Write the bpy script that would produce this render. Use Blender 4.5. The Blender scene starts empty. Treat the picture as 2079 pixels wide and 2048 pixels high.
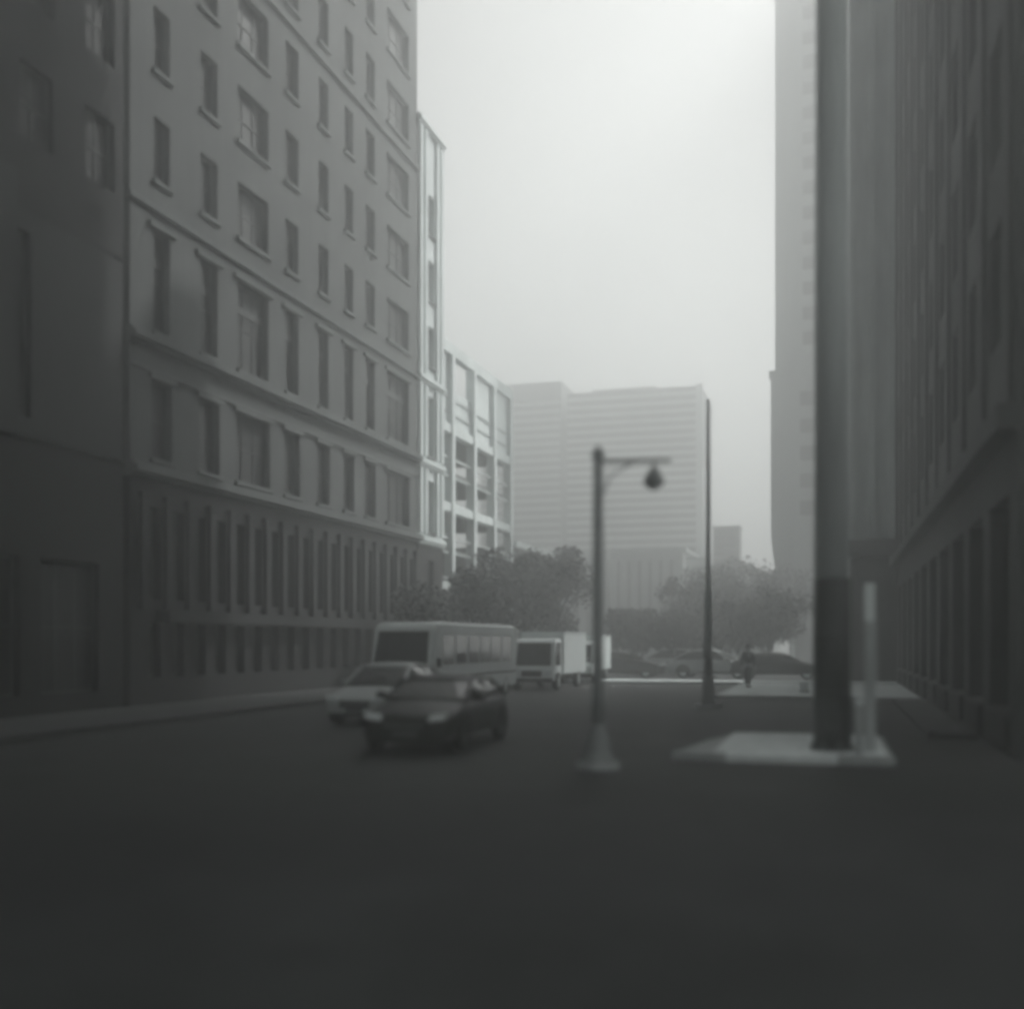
import bpy, bmesh, math, random
from mathutils import Vector, Matrix
R = math.radians
rnd = random.Random(7)
S = bpy.context.scene
C = S.collection

# ------------------------------------------------------------------ camera
cam_d = bpy.data.cameras.new('camera')
cam = bpy.data.objects.new('camera', cam_d)
C.objects.link(cam)
cam.location = (0, 0, 2.0)
cam.rotation_euler = (R(90), 0, R(16.30))
cam_d.sensor_width = 36.0
cam_d.sensor_fit = 'HORIZONTAL'
cam_d.lens = 38.5
cam_d.shift_y = 0.1337
cam_d.clip_end = 4000
cam_d.dof.use_dof = True
cam_d.dof.focus_distance = 62.0
cam_d.dof.aperture_fstop = 0.19
S.camera = cam

# ------------------------------------------------------------------ sky, sun, exposure
SUN_AZ, SUN_EL = 38.0, 44.0
w = bpy.data.worlds.new('World')
S.world = w
w.use_nodes = True
nt = w.node_tree
nt.nodes.clear()
sky = nt.nodes.new('ShaderNodeTexSky')
sky.sky_type = 'NISHITA'
sky.sun_disc = False
sky.sun_elevation = R(SUN_EL)
sky.sun_rotation = R(SUN_AZ)
sky.air_density = 1.0
sky.dust_density = 6.0
sky.ozone_density = 1.0
hs = nt.nodes.new('ShaderNodeHueSaturation')       # black-and-white film: the whole place is grey
hs.inputs['Saturation'].default_value = 0.0
bg = nt.nodes.new('ShaderNodeBackground')
bg.inputs['Strength'].default_value = 0.05
out = nt.nodes.new('ShaderNodeOutputWorld')
nt.links.new(sky.outputs[0], hs.inputs['Color'])
nt.links.new(hs.outputs[0], bg.inputs['Color'])
nt.links.new(bg.outputs[0], out.inputs['Surface'])

sun_d = bpy.data.lights.new('sun', 'SUN')
sun_d.energy = 5.0
sun_d.angle = R(0.6)
sun_d.color = (1.0, 0.99, 0.97)
sun = bpy.data.objects.new('sun', sun_d)
C.objects.link(sun)
sd = Vector((math.sin(R(SUN_AZ)) * math.cos(R(SUN_EL)), math.cos(R(SUN_AZ)) * math.cos(R(SUN_EL)), math.sin(R(SUN_EL))))
sun.rotation_euler = sd.to_track_quat('Z', 'Y').to_euler()
sun.location = (60, 60, 120)

S.view_settings.view_transform = 'Standard'
S.view_settings.look = 'None'
S.view_settings.exposure = 0.64
S.view_settings.gamma = 1.0
S.view_settings.use_curve_mapping = False
S.cycles.use_denoising = True
S.cycles.use_adaptive_sampling = False
S.cycles.pixel_filter_type = 'BLACKMAN_HARRIS'
S.cycles.filter_width = 4.0             # soft simple lens
try: S.cycles.sampling_pattern = 'BLUE_NOISE'
except Exception: pass
S.cycles.volume_bounces = 3
S.cycles.max_bounces = 10
S.cycles.diffuse_bounces = 2
S.cycles.glossy_bounces = 2
S.cycles.sample_clamp_indirect = 2.0

# ------------------------------------------------------------------ haze (box round the whole scene)
HAZE_DENSITY = 0.0115

# ------------------------------------------------------------------ materials
def mat(name, g, rough=0.8, var=0.25, scale=3.0, bump=0.15, metal=0.0, spec=0.3, streak=False):
    m = bpy.data.materials.new(name)
    m.use_nodes = True
    n = m.node_tree
    b = n.nodes['Principled BSDF']
    b.inputs['Roughness'].default_value = rough
    b.inputs['Metallic'].default_value = metal
    b.inputs['Specular IOR Level'].default_value = spec
    tc = n.nodes.new('ShaderNodeTexCoord')
    mp = n.nodes.new('ShaderNodeMapping')
    if streak:
        mp.inputs['Scale'].default_value = (1, 1, 0.12)
    n.links.new(tc.outputs['Object'], mp.inputs['Vector'])
    no = n.nodes.new('ShaderNodeTexNoise')
    no.inputs['Scale'].default_value = scale
    no.inputs['Detail'].default_value = 8
    no.inputs['Roughness'].default_value = 0.65
    n.links.new(mp.outputs[0], no.inputs['Vector'])
    no2 = n.nodes.new('ShaderNodeTexNoise')
    no2.inputs['Scale'].default_value = scale * 0.13
    no2.inputs['Detail'].default_value = 3
    n.links.new(tc.outputs['Object'], no2.inputs['Vector'])
    mx = n.nodes.new('ShaderNodeMath')
    mx.operation = 'MULTIPLY'
    n.links.new(no.outputs['Fac'], mx.inputs[0])
    n.links.new(no2.outputs['Fac'], mx.inputs[1])
    cr = n.nodes.new('ShaderNodeValToRGB')
    lo, hi = g * (1 - var), g * (1 + var)
    cr.color_ramp.elements[0].position = 0.12
    cr.color_ramp.elements[1].position = 0.40
    cr.color_ramp.elements[0].color = (lo * 0.93, lo, lo * 0.99, 1)
    cr.color_ramp.elements[1].color = (hi * 0.93, hi, hi * 0.99, 1)
    n.links.new(mx.outputs[0], cr.inputs['Fac'])
    n.links.new(cr.outputs['Color'], b.inputs['Base Color'])
    if bump:
        bp = n.nodes.new('ShaderNodeBump')
        bp.inputs['Strength'].default_value = bump
        bp.inputs['Distance'].default_value = 0.05
        n.links.new(no.outputs['Fac'], bp.inputs['Height'])
        n.links.new(bp.outputs['Normal'], b.inputs['Normal'])
    return m

M = {
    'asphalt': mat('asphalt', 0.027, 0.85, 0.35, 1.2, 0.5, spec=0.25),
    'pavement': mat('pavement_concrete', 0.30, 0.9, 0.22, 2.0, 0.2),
    'slab': mat('sun_pale_paving', 0.66, 0.9, 0.18, 2.5, 0.2),  # sunlit patches on the ground, put into the paving colour
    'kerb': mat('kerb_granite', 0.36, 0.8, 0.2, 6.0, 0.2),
    'ramp': mat('sun_pale_ramp', 0.74, 0.85, 0.15, 5.0, 0.2),  # brightest strip of the sunlit patch, made by colour alone
    'grass': mat('worn_lawn', 0.06, 0.95, 0.4, 3.0, 0.6),
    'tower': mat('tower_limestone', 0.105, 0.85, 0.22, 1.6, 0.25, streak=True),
    'tower_trim': mat('tower_trim_stone', 0.135, 0.85, 0.2, 2.0, 0.2, streak=True),
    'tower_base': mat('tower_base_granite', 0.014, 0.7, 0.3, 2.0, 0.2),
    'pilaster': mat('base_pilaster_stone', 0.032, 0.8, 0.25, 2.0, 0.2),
    'pale_stone': mat('pale_corner_stone', 0.82, 0.8, 0.15, 2.0, 0.2, streak=True),
    'dark_stone': mat('dark_brick', 0.014, 0.85, 0.3, 3.0, 0.3),
    'neighbour': mat('neighbour_stone', 0.035, 0.85, 0.25, 1.5, 0.2),
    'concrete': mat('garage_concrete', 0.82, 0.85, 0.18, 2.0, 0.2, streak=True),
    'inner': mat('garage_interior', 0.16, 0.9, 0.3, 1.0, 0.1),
    'rail': mat('galvanised_rail', 0.55, 0.5, 0.1, 6.0, 0.0, metal=0.3),
    'office': mat('office_cladding', 0.10, 0.7, 0.12, 0.4, 0.05),
    'office_band': mat('office_spandrel', 0.50, 0.7, 0.12, 0.4, 0.05),
    'glass': mat('window_glass', 0.015, 0.38, 0.3, 1.0, 0.0, spec=0.22),
    'frame': mat('window_frame', 0.07, 0.6, 0.2, 4.0, 0.0),
    'right_stone': mat('right_dark_stone', 0.060, 0.8, 0.3, 1.5, 0.2, streak=True),
    'r1_wall': mat('end_tower_wall', 0.24, 0.8, 0.2, 0.8, 0.1, streak=True),
    'r1_band': mat('end_tower_band', 0.25, 0.8, 0.2, 0.8, 0.1),
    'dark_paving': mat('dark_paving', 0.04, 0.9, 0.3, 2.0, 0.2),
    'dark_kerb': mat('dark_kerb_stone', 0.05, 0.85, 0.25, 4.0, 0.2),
    'white': mat('white_paint', 0.82, 0.55, 0.08, 4.0, 0.0),
    'post': mat('weathered_post_paint', 0.24, 0.6, 0.3, 8.0, 0.1),
    'glare_shaft': mat('glare_pale_shaft', 0.50, 0.85, 0.15, 2.0, 0.2, streak=True),  # glare over the column's upper part, put into its colour
    'blind': mat('window_blind', 0.045, 0.9, 0.2, 3.0, 0.0),
    'steel': mat('dark_painted_steel', 0.05, 0.5, 0.3, 8.0, 0.1, spec=0.4),
    'galv': mat('pale_galvanised_steel', 0.42, 0.5, 0.15, 8.0, 0.05, metal=0.2),
    'black_car': mat('black_car_paint', 0.008, 0.45, 0.1, 3.0, 0.0, spec=0.22),
    'grey_car': mat('silver_car_paint', 0.38, 0.3, 0.08, 3.0, 0.0, spec=0.5),
    'bus': mat('pale_van_paint', 0.70, 0.4, 0.1, 2.0, 0.0, spec=0.5),
    'car_glass': mat('car_glass', 0.012, 0.08, 0.1, 1.0, 0.0, spec=0.6),
    'tyre': mat('tyre_rubber', 0.015, 0.9, 0.2, 10, 0.1),
    'chrome': mat('chrome', 0.75, 0.15, 0.05, 5.0, 0.0, metal=0.9),
    'lamp': mat('headlamp_lens', 0.80, 0.1, 0.05, 5.0, 0.0, spec=0.8),
    'tail': mat('tail_lamp_lens', 0.05, 0.2, 0.1, 5.0, 0.0),
    'bark': mat('bark', 0.045, 0.95, 0.3, 6.0, 0.5),
    'leaf': mat('foliage_dark', 0.060, 0.7, 0.45, 1.5, 0.0),
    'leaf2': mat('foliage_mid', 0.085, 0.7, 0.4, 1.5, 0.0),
    'cloth': mat('dark_cloth', 0.02, 0.9, 0.3, 8.0, 0.1),
    'shirt': mat('grey_shirt', 0.05, 0.9, 0.3, 8.0, 0.1),
    'skin': mat('skin', 0.28, 0.6, 0.1, 8.0, 0.0),
    'low': mat('low_pavilion_wall', 0.36, 0.8, 0.15, 0.8, 0.1),
    'low_dark': mat('low_pavilion_dark', 0.10, 0.8, 0.15, 0.8, 0.1),
}

def weather_road(m):
    """cracks, tar seams and mended patches on the asphalt"""
    n = m.node_tree; b = n.nodes['Principled BSDF']
    base = b.inputs['Base Color'].links[0].from_socket
    tc = n.nodes.new('ShaderNodeTexCoord')
    def mixin(fac, col, prev):
        mx = n.nodes.new('ShaderNodeMix'); mx.data_type = 'RGBA'
        n.links.new(fac, mx.inputs[0]); n.links.new(prev, mx.inputs[6]); mx.inputs[7].default_value = (*col, 1)
        return mx.outputs[2]
    def ramp(src, p0, p1, v0, v1):
        r = n.nodes.new('ShaderNodeValToRGB')
        r.color_ramp.elements[0].position = p0; r.color_ramp.elements[1].position = p1
        r.color_ramp.elements[0].color = (v0,)*3+(1,); r.color_ramp.elements[1].color = (v1,)*3+(1,)
        n.links.new(src, r.inputs['Fac']); return r.outputs['Color']
    wob = n.nodes.new('ShaderNodeTexNoise'); wob.inputs['Scale'].default_value = 1.1; wob.inputs['Detail'].default_value = 6
    n.links.new(tc.outputs['Object'], wob.inputs['Vector'])
    ad = n.nodes.new('ShaderNodeVectorMath'); ad.operation = 'MULTIPLY_ADD'
    ad.inputs[1].default_value = (.9, .9, 0)
    n.links.new(wob.outputs['Color'], ad.inputs[0]); n.links.new(tc.outputs['Object'], ad.inputs[2])
    v = n.nodes.new('ShaderNodeTexVoronoi'); v.feature = 'DISTANCE_TO_EDGE'; v.inputs['Scale'].default_value = .28
    n.links.new(ad.outputs[0], v.inputs['Vector'])
    c1 = mixin(ramp(v.outputs['Distance'], .004, .016, .3, 0), (.012,.013,.013), base)
    pv_ = n.nodes.new('ShaderNodeTexVoronoi'); pv_.distance = 'CHEBYCHEV'; pv_.inputs['Scale'].default_value = .16
    n.links.new(tc.outputs['Object'], pv_.inputs['Vector'])
    c2 = mixin(ramp(pv_.outputs['Color'], .70, .72, 0, .45), (.022,.024,.024), c1)
    st = n.nodes.new('ShaderNodeTexNoise'); st.inputs['Scale'].default_value = .45; st.inputs['Detail'].default_value = 5
    n.links.new(tc.outputs['Object'], st.inputs['Vector'])
    c3 = mixin(ramp(st.outputs['Fac'], .52, .72, 0, .5), (.05,.054,.054), c2)
    n.links.new(c3, b.inputs['Base Color'])
weather_road(M['asphalt'])

# ------------------------------------------------------------------ mesh helpers
class MB:
    def __init__(self): self.bm = bmesh.new()
    def face(self, pts):
        return self.bm.faces.new([self.bm.verts.new(p) for p in pts])
    def box(self, x0, y0, z0, x1, y1, z1):
        v = [self.bm.verts.new(p) for p in ((x0,y0,z0),(x1,y0,z0),(x1,y1,z0),(x0,y1,z0),(x0,y0,z1),(x1,y0,z1),(x1,y1,z1),(x0,y1,z1))]
        for f in ((0,3,2,1),(4,5,6,7),(0,1,5,4),(1,2,6,5),(2,3,7,6),(3,0,4,7)):
            self.bm.faces.new([v[i] for i in f])
        return self
    def prism(self, poly, axis, a, b):
        """poly: 2D points in the two other axes, extruded along axis from a to b"""
        def P(p, t):
            return {'x': (t, p[0], p[1]), 'y': (p[0], t, p[1]), 'z': (p[0], p[1], t)}[axis]
        A = [self.bm.verts.new(P(p, a)) for p in poly]
        B = [self.bm.verts.new(P(p, b)) for p in poly]
        n = len(poly)
        self.bm.faces.new(A[::-1]); self.bm.faces.new(B)
        for i in range(n):
            self.bm.faces.new((A[i], A[(i+1) % n], B[(i+1) % n], B[i]))
        return self
    def tube(self, pts, radii, n=10, cap=True):
        rings = []
        for i, p in enumerate(pts):
            p = Vector(p)
            d = (Vector(pts[min(i+1, len(pts)-1)]) - Vector(pts[max(i-1, 0)]))
            d.normalize()
            q = d.to_track_quat('Z', 'Y')
            r = radii[i] if isinstance(radii, (list, tuple)) else radii
            rings.append([self.bm.verts.new(p + q @ Vector((r*math.cos(2*math.pi*k/n), r*math.sin(2*math.pi*k/n), 0))) for k in range(n)])
        for a, b in zip(rings, rings[1:]):
            for k in range(n):
                self.bm.faces.new((a[k], a[(k+1) % n], b[(k+1) % n], b[k]))
        if cap:
            self.bm.faces.new(rings[0][::-1]); self.bm.faces.new(rings[-1])
        return self
    def mesh(self, name, m, smooth=False):
        bmesh.ops.recalc_face_normals(self.bm, faces=self.bm.faces[:])
        me = bpy.data.meshes.new(name)
        self.bm.to_mesh(me); self.bm.free()
        me.materials.append(m)
        if smooth:
            for p in me.polygons: p.use_smooth = True
        return me

def obj(name, me, parent=None, loc=(0,0,0), rz=0.0):
    o = bpy.data.objects.new(name, me)
    C.objects.link(o)
    o.location = loc
    o.rotation_euler = (0, 0, rz)
    if parent: o.parent = parent
    return o
def build(name, mb, m, parent=None, smooth=False):
    return obj(name, mb.mesh(name, m, smooth), parent)
def tag(o, label=None, cat=None, group=None, kind=None):
    if label: o['label'] = label
    if cat: o['category'] = cat
    if group: o['group'] = group
    if kind: o['kind'] = kind
    return o
def thing(name, label, cat, loc=(0,0,0), rz=0.0, group=None):
    return tag(obj(name, None, None, loc, rz), label, cat, group)
def copy_tree(o, parent=None):
    c = o.copy(); C.objects.link(c)
    if parent: c.parent = parent
    for ch in list(o.children): copy_tree(ch, c)
    return c
def bevel(o, wd=0.02, seg=2):
    b = o.modifiers.new('bevel', 'BEVEL'); b.width = wd; b.segments = seg; b.limit_method = 'ANGLE'
    return o

# facade in a building's own frame: x along the front, y into the building, z up
def wall_mesh(L, z0, z1, ops, D, depth=0.34, x0=0.0):
    mb = MB()
    xs = sorted({x0, L} | {v for o in ops for v in o[:2]})
    zs = sorted({z0, z1} | {v for o in ops for v in o[2:]})
    for i in range(len(xs)-1):
        for k in range(len(zs)-1):
            cx, cz = (xs[i]+xs[i+1])/2, (zs[k]+zs[k+1])/2
            if any(o[0] < cx < o[1] and o[2] < cz < o[3] for o in ops): continue
            mb.face([(xs[i],0,zs[k]),(xs[i+1],0,zs[k]),(xs[i+1],0,zs[k+1]),(xs[i],0,zs[k+1])])
    for a, b, c, d in ops:
        mb.face([(a,0,c),(a,depth,c),(b,depth,c),(b,0,c)])
        mb.face([(a,0,d),(b,0,d),(b,depth,d),(a,depth,d)])
        mb.face([(a,0,c),(a,0,d),(a,depth,d),(a,depth,c)])
        mb.face([(b,0,c),(b,depth,c),(b,depth,d),(b,0,d)])
    mb.face([(x0,0,z0),(x0,0,z1),(x0,depth,z1),(x0,depth,z0)])
    mb.face([(L,0,z0),(L,depth,z0),(L,depth,z1),(L,0,z1)])
    mb.face([(x0,0,z1),(L,0,z1),(L,depth,z1),(x0,depth,z1)])
    mb.box(x0, depth, z0, L, D, z1)
    return mb
_win, _blind = {}, {}
def window(parent, x0, x1, z0, z1, transom=None, mullions=0, depth=0.20, sill=True, name='window'):
    w_, h_ = round(x1-x0, 3), round(z1-z0, 3)
    key = (w_, h_, transom, mullions, sill)
    if key not in _win:
        fr = MB(); t = 0.07
        fr.box(0,0,0,t,.09,h_).box(w_-t,0,0,w_,.09,h_).box(t,0.002,0,w_-t,.088,t).box(t,0.002,h_-t,w_-t,.088,h_)
        for q in range(mullions):
            xm = w_*(q+1)/(mullions+1)
            fr.box(xm-.03,.004,t,xm+.03,.086,h_-t)
        fr.box(t,.006,h_*.5-.03,w_-t,.07,h_*.5+.03)
        if transom: fr.box(t,.003,transom-.14,w_-t,.087,transom+.14)
        pn = MB(); pn.box(.03,.04,.03,w_-.03,.055,h_-.03)
        sl = MB(); sl.box(-.10,-depth-.10,-.14,w_+.10,.05,-.002)
        _win[key] = (fr.mesh('window', M['frame']), pn.mesh('pane', M['glass']), sl.mesh('sill', M['tower_trim']))
    fm, pm, sm = _win[key]
    o = obj(name, fm, parent, (x0, depth, z0))
    obj('pane', pm, o)
    if sill: obj('sill', sm, o)
    if h_ > 1.7 and rnd.random() < .45:
        key2 = (w_, h_, rnd.choice((.25, .4, .6)))
        if key2 not in _blind:
            bl = MB(); bl.box(.08, .025, h_*(1-key2[2]), w_-.08, .036, h_-.08); _blind[key2] = bl.mesh('blind', M['blind'])
        obj('blind', _blind[key2], o)
    return o

# ------------------------------------------------------------------ ground
g = MB(); g.box(-510, -510, -0.6, 510, 510, 0.0)
tag(build('road', g, M['asphalt']), kind='structure')

def paved(name, x0, y0, x1, y1, nx, ny, m_slab, kerb_sides, z=0.13, bed='pavement', every=None, kerb='kerb'):
    """pavement bed with kerb stones round it and single paving slabs on top"""
    bed_mb = MB(); bed_mb.box(x0+.16, y0+.16, -0.05, x1-.16, y1-.16, z-.035)
    root = tag(build(name, bed_mb, M[bed]), kind='structure')
    kx = MB(); kx.box(0,0,-.05,1.0,.16,z+.004); kmx = kx.mesh('kerb_stone', M[kerb])
    ky = MB(); ky.box(0,0,-.05,.16,1.0,z+.004); kmy = ky.mesh('kerb_stone', M[kerb])
    def run(m, a, b, fx, n, ax):
        for i in range(n):
            L = (b-a)/n
            o = obj('kerb_stone', m, root, fx(a+i*L))
            o.scale = ((L-.012, 1, 1) if ax == 'x' else (1, L-.012, 1))
    step = every or 1.3
    if 's' in kerb_sides: run(kmx, x0, x1, lambda t: (t, y0, 0), max(1, int((x1-x0)/step)), 'x')
    if 'n' in kerb_sides: run(kmx, x0, x1, lambda t: (t, y1-.16, 0), max(1, int((x1-x0)/step)), 'x')
    if 'w' in kerb_sides: run(kmy, y0+.16, y1-.16, lambda t: (x0, t, 0), max(1, int((y1-y0)/step)), 'y')
    if 'e' in kerb_sides: run(kmy, y0+.16, y1-.16, lambda t: (x1-.16, t, 0), max(1, int((y1-y0)/step)), 'y')
    if nx:
        w_, l_ = (x1-x0-.34)/nx, (y1-y0-.34)/ny
        sb = MB(); sb.box(.006,.006,z-.05,w_-.006,l_-.006,z)
        sm = sb.mesh('paving_slab', m_slab)
        for i in range(nx):
            for k in range(ny):
                obj('paving_slab', sm, root, (x0+.17+i*w_, y0+.17+k*l_, rnd.uniform(-.004,.003)))
    return root

# tapered island across the cross street, added in place of a sunlit ground patch
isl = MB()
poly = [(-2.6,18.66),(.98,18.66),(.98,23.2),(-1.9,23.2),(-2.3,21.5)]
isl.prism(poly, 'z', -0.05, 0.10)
island = tag(build('sun_patch_island', isl, M['pavement']), kind='structure')
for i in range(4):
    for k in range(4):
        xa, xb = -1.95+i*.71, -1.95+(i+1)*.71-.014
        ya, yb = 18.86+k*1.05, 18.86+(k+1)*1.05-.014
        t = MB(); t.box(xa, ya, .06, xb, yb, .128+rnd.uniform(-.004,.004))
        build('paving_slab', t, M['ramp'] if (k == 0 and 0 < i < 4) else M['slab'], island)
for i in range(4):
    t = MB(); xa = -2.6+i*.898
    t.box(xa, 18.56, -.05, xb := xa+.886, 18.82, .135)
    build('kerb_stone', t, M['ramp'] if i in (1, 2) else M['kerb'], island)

paved('corner_pavement', -4.0, 38.6, 3.0, 50.6, 5, 8, M['slab'], 'sw')  # pale slabs carry the sunlit ground here too
paved('far_pavement', -12.6, 51.3, 3.0, 54.2, 12, 2, M['slab'], 'sn')
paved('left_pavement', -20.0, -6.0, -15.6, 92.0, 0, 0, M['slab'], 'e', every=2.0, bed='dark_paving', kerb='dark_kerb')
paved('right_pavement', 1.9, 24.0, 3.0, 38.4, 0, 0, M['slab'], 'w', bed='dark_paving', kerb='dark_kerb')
lw = MB(); lw.box(-15.4, 54.25, -.04, 0.2, 150, .11)
tag(build('park_lawn', lw, M['grass']), kind='structure')

# ------------------------------------------------------------------ left: stone tower (front on X=-20, Y 28..55)
tw = thing('stone_tower', 'tall pale stone office tower with deep window rows and stepped ledges on the left', 'building', (-20, 28.0, 0), R(90))
cols = [(1.2,2.05),(3.8,4.84),(6.15,8.32),(9.65,10.69),(12.44,13.35),(14.92,15.78),(17.14,18.13),(19.56,22.3)]
TOP = 47.0
rows = [(7.62,10.04),(11.55,14.67)] + [(16.2+3.4*i, 18.15+3.4*i) for i in range(9)]
ops = []
for r_, (a, b) in enumerate(rows):
    for c_, (u0, u1) in enumerate(cols):
        e = .12 if r_ == 0 else 0.0
        ops.append((u0-e, u1+e, a, b))
build('wall', wall_mesh(23.42, 7.36, TOP, ops, 16), M['tower'], tw)
for (u0, u1, a, b) in ops:
    wide = (u1-u0) > 1.8
    window(tw, u0, u1, a, b, transom=(2.22 if b-a > 3 else None), mullions=(2 if wide else 0), depth=.24)
# ledges: stepped string courses, set proud
def ledge(parent, L, z, steps, m, x0=0.0, ends=0.2):
    for k, (dz, h_, pr) in enumerate(steps):
        t = MB(); t.box(x0-ends*.5-.01*k, -pr, z+dz, L+ends*.5+.01*k, .1, z+dz+h_)
        build('ledge', t, m, parent)
ledge(tw, 23.4, 10.95, [(0,.14,.14),(.143,.16,.30),(.306,.10,.20)], M['tower_trim'])
ledge(tw, 23.4, 10.22, [(0,.12,.10)], M['tower_trim'])
ledge(tw, 23.4, 6.95, [(0,.12,.14),(.123,.20,.34),(.326,.10,.22)], M['tower_trim'])
for z in (15.2, 25.6, 36.0):
    ledge(tw, 23.4, z, [(0,.16,.12)], M['tower_trim'])
for (u0, u1) in cols:                                   # heads over the two lowest window rows
    for zt in (10.05, 14.70):
        t = MB(); t.box(u0-.28, -.10, zt+.003, u1+.28, .05, zt+.15)
        build('window_head', t, M['tower_trim'], tw)
# ground floor arcade
gops = [(0.9+1.25*i, 0.9+1.25*i+.72, 1.0, 6.2) for i in range(18)]
gw = wall_mesh(23.38, 0.0, 6.94, [(a,b,.9,3.0-.45) for a,b,_,_ in gops]+[(a,b,3.3,6.1) for a,b,_,_ in gops], 16, depth=.5, x0=.03)
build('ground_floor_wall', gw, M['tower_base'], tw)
for a, b, _, _ in gops:
    window(tw, a, b, 3.3, 6.1, mullions=0, depth=.3, sill=False)
    window(tw, a, b, .9, 2.55, mullions=0, depth=.3, sill=False, name='shop_window')
for i in range(19):
    t = MB(); xx = 0.42+1.25*i
    t.box(xx, -.16, 3.2, xx+.34, .1, 6.3).box(xx-.06, -.2, 6.302, xx+.40, .1, 6.5).box(xx-.06, -.2, 3.0, xx+.40, .1, 3.198)
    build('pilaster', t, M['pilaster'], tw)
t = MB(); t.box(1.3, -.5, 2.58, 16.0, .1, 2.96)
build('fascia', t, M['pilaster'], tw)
# pale corner pavilion, lower than the shaft
pav = thing('corner_pavilion', 'pale narrow pavilion bay joined to the far end of the stone tower', 'building', (-20, 51.46, 0), R(90))
pops = [(1.35, 2.35, 2.0+.5, 6.2)] + [(1.35, 2.35, a, b) for a, b in [(7.62,10.3),(11.55,14.67)]+[(16.2+3.4*i, 18.3+3.4*i) for i in range(3)]]
build('wall', wall_mesh(3.68, 7.36, 28.4, pops[1:], 15), M['pale_stone'], pav)
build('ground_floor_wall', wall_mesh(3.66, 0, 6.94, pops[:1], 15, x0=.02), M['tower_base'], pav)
for p in pops:
    window(pav, *p, depth=.24)
for xx in (.12, .82, 2.52, 3.2):
    for za, zb in ((7.5,10.85),(11.45,15.1),(15.5,28.1)):
        t = MB(); t.box(xx, -.14, za, xx+.36, .05, zb)
        build('pilaster', t, M['pale_stone'], pav)
for z in (10.9, 6.95, 15.15, 28.15):
    ledge(pav, 3.66, z, [(0,.14,.16),(.143,.16,.24),(.306,.1,.18)], M['pale_stone'], x0=.04, ends=.1)

# left: dark neighbour this side of the tower
nb = thing('dark_corner_building', 'dark brick building with a paler middle band beside the stone tower at the left edge', 'building', (-20.0, 4.0, 0), R(90))
build('wall', wall_mesh(23.7, 13.2, 52, [(1.2+2.6*i, 2.5+2.6*i, 15+3.6*k, 17+3.6*k) for i in range(9) for k in range(10)], 18), M['dark_stone'], nb)
for i in range(9):
    for k in range(10):
        window(nb, 1.2+2.6*i, 2.5+2.6*i, 15+3.6*k, 17+3.6*k, mullions=1, sill=False)
build('middle_wall', wall_mesh(23.66, 7.3, 13.1, [(19.25+.0, 19.85, 7.8, 12.6)]+[(1.5+2.9*i, 3.1+2.9*i, 8.2, 11.8) for i in range(6)], 18, x0=.04), M['neighbour'], nb)
window(nb, 19.25, 19.85, 7.8, 12.6, sill=False)
for i in range(6): window(nb, 1.5+2.9*i, 3.1+2.9*i, 8.2, 11.8, mullions=1, sill=False)
t = MB(); t.box(17.4, -.3, 7.2, 19.0, .1, 13.9); build('pier', t, M['neighbour'], nb)
build('ground_floor_wall', wall_mesh(23.68, 0, 7.18, [(1+3.2*i, 3.4+3.2*i, .6, 4.2) for i in range(7)], 18, x0=.02), M['dark_stone'], nb)
for i in range(7): window(nb, 1+3.2*i, 3.4+3.2*i, .6, 4.2, mullions=2, sill=False, name='shop_window')

# ------------------------------------------------------------------ parking garage
gar = thing('parking_garage', 'open concrete parking garage with a grid of pale columns and beams past the stone tower', 'garage', (-20, 55.2, 0), R(90))
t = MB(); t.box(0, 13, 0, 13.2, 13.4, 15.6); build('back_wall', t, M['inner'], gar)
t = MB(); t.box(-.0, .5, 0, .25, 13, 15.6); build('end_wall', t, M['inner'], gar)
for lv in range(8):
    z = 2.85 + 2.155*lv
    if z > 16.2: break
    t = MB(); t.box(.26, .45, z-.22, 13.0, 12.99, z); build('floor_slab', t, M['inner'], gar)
    if abs((z-9.31) % 4.31) > .3 and abs((z-9.31) % 4.31) < 4.0:
        pass
for zb, hh in ((4.75, .5), (9.06, .5), (13.37, .5), (17.7, .62)):
    t = MB(); t.box(-.1, -.02, zb, 13.3, .44, zb+hh); build('belt_beam', t, M['concrete'], gar)
for u in (1.55, 5.35, 9.3, 12.87):
    t = MB(); t.box(u-.23, -.10, 0, u+.23, .43, 17.698); build('column', t, M['concrete'], gar)
for zc in (5.4, 6.8, 7.6, 11.0, 12.0, 15.3, 14.5):
    for a, b in ((.3,1.3),(1.8,5.1),(5.6,9.05),(9.55,12.62)):
        t = MB(); t.box(a, .12, zc, b, .2, zc+.13); build('guard_rail', t, M['rail'], gar)
for a, b in ((.0,1.32),(5.58,9.07),(9.53,12.64)):
    t = MB(); t.box(a, .2, 13.9, b, .3, 17.69); build('infill_panel', t, M['concrete'], gar)
t = MB(); t.box(1.78, .2, 13.9, 5.12, .3, 15.9); build('infill_panel', t, M['concrete'], gar)
for k in range(4):
    t = MB(); t.tube([(2.6+k*3, 3+k*2, 0), (2.6+k*3, 3+k*2, 15.3)], .3, 8); build('inner_column', t, M['inner'], gar)

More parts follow.
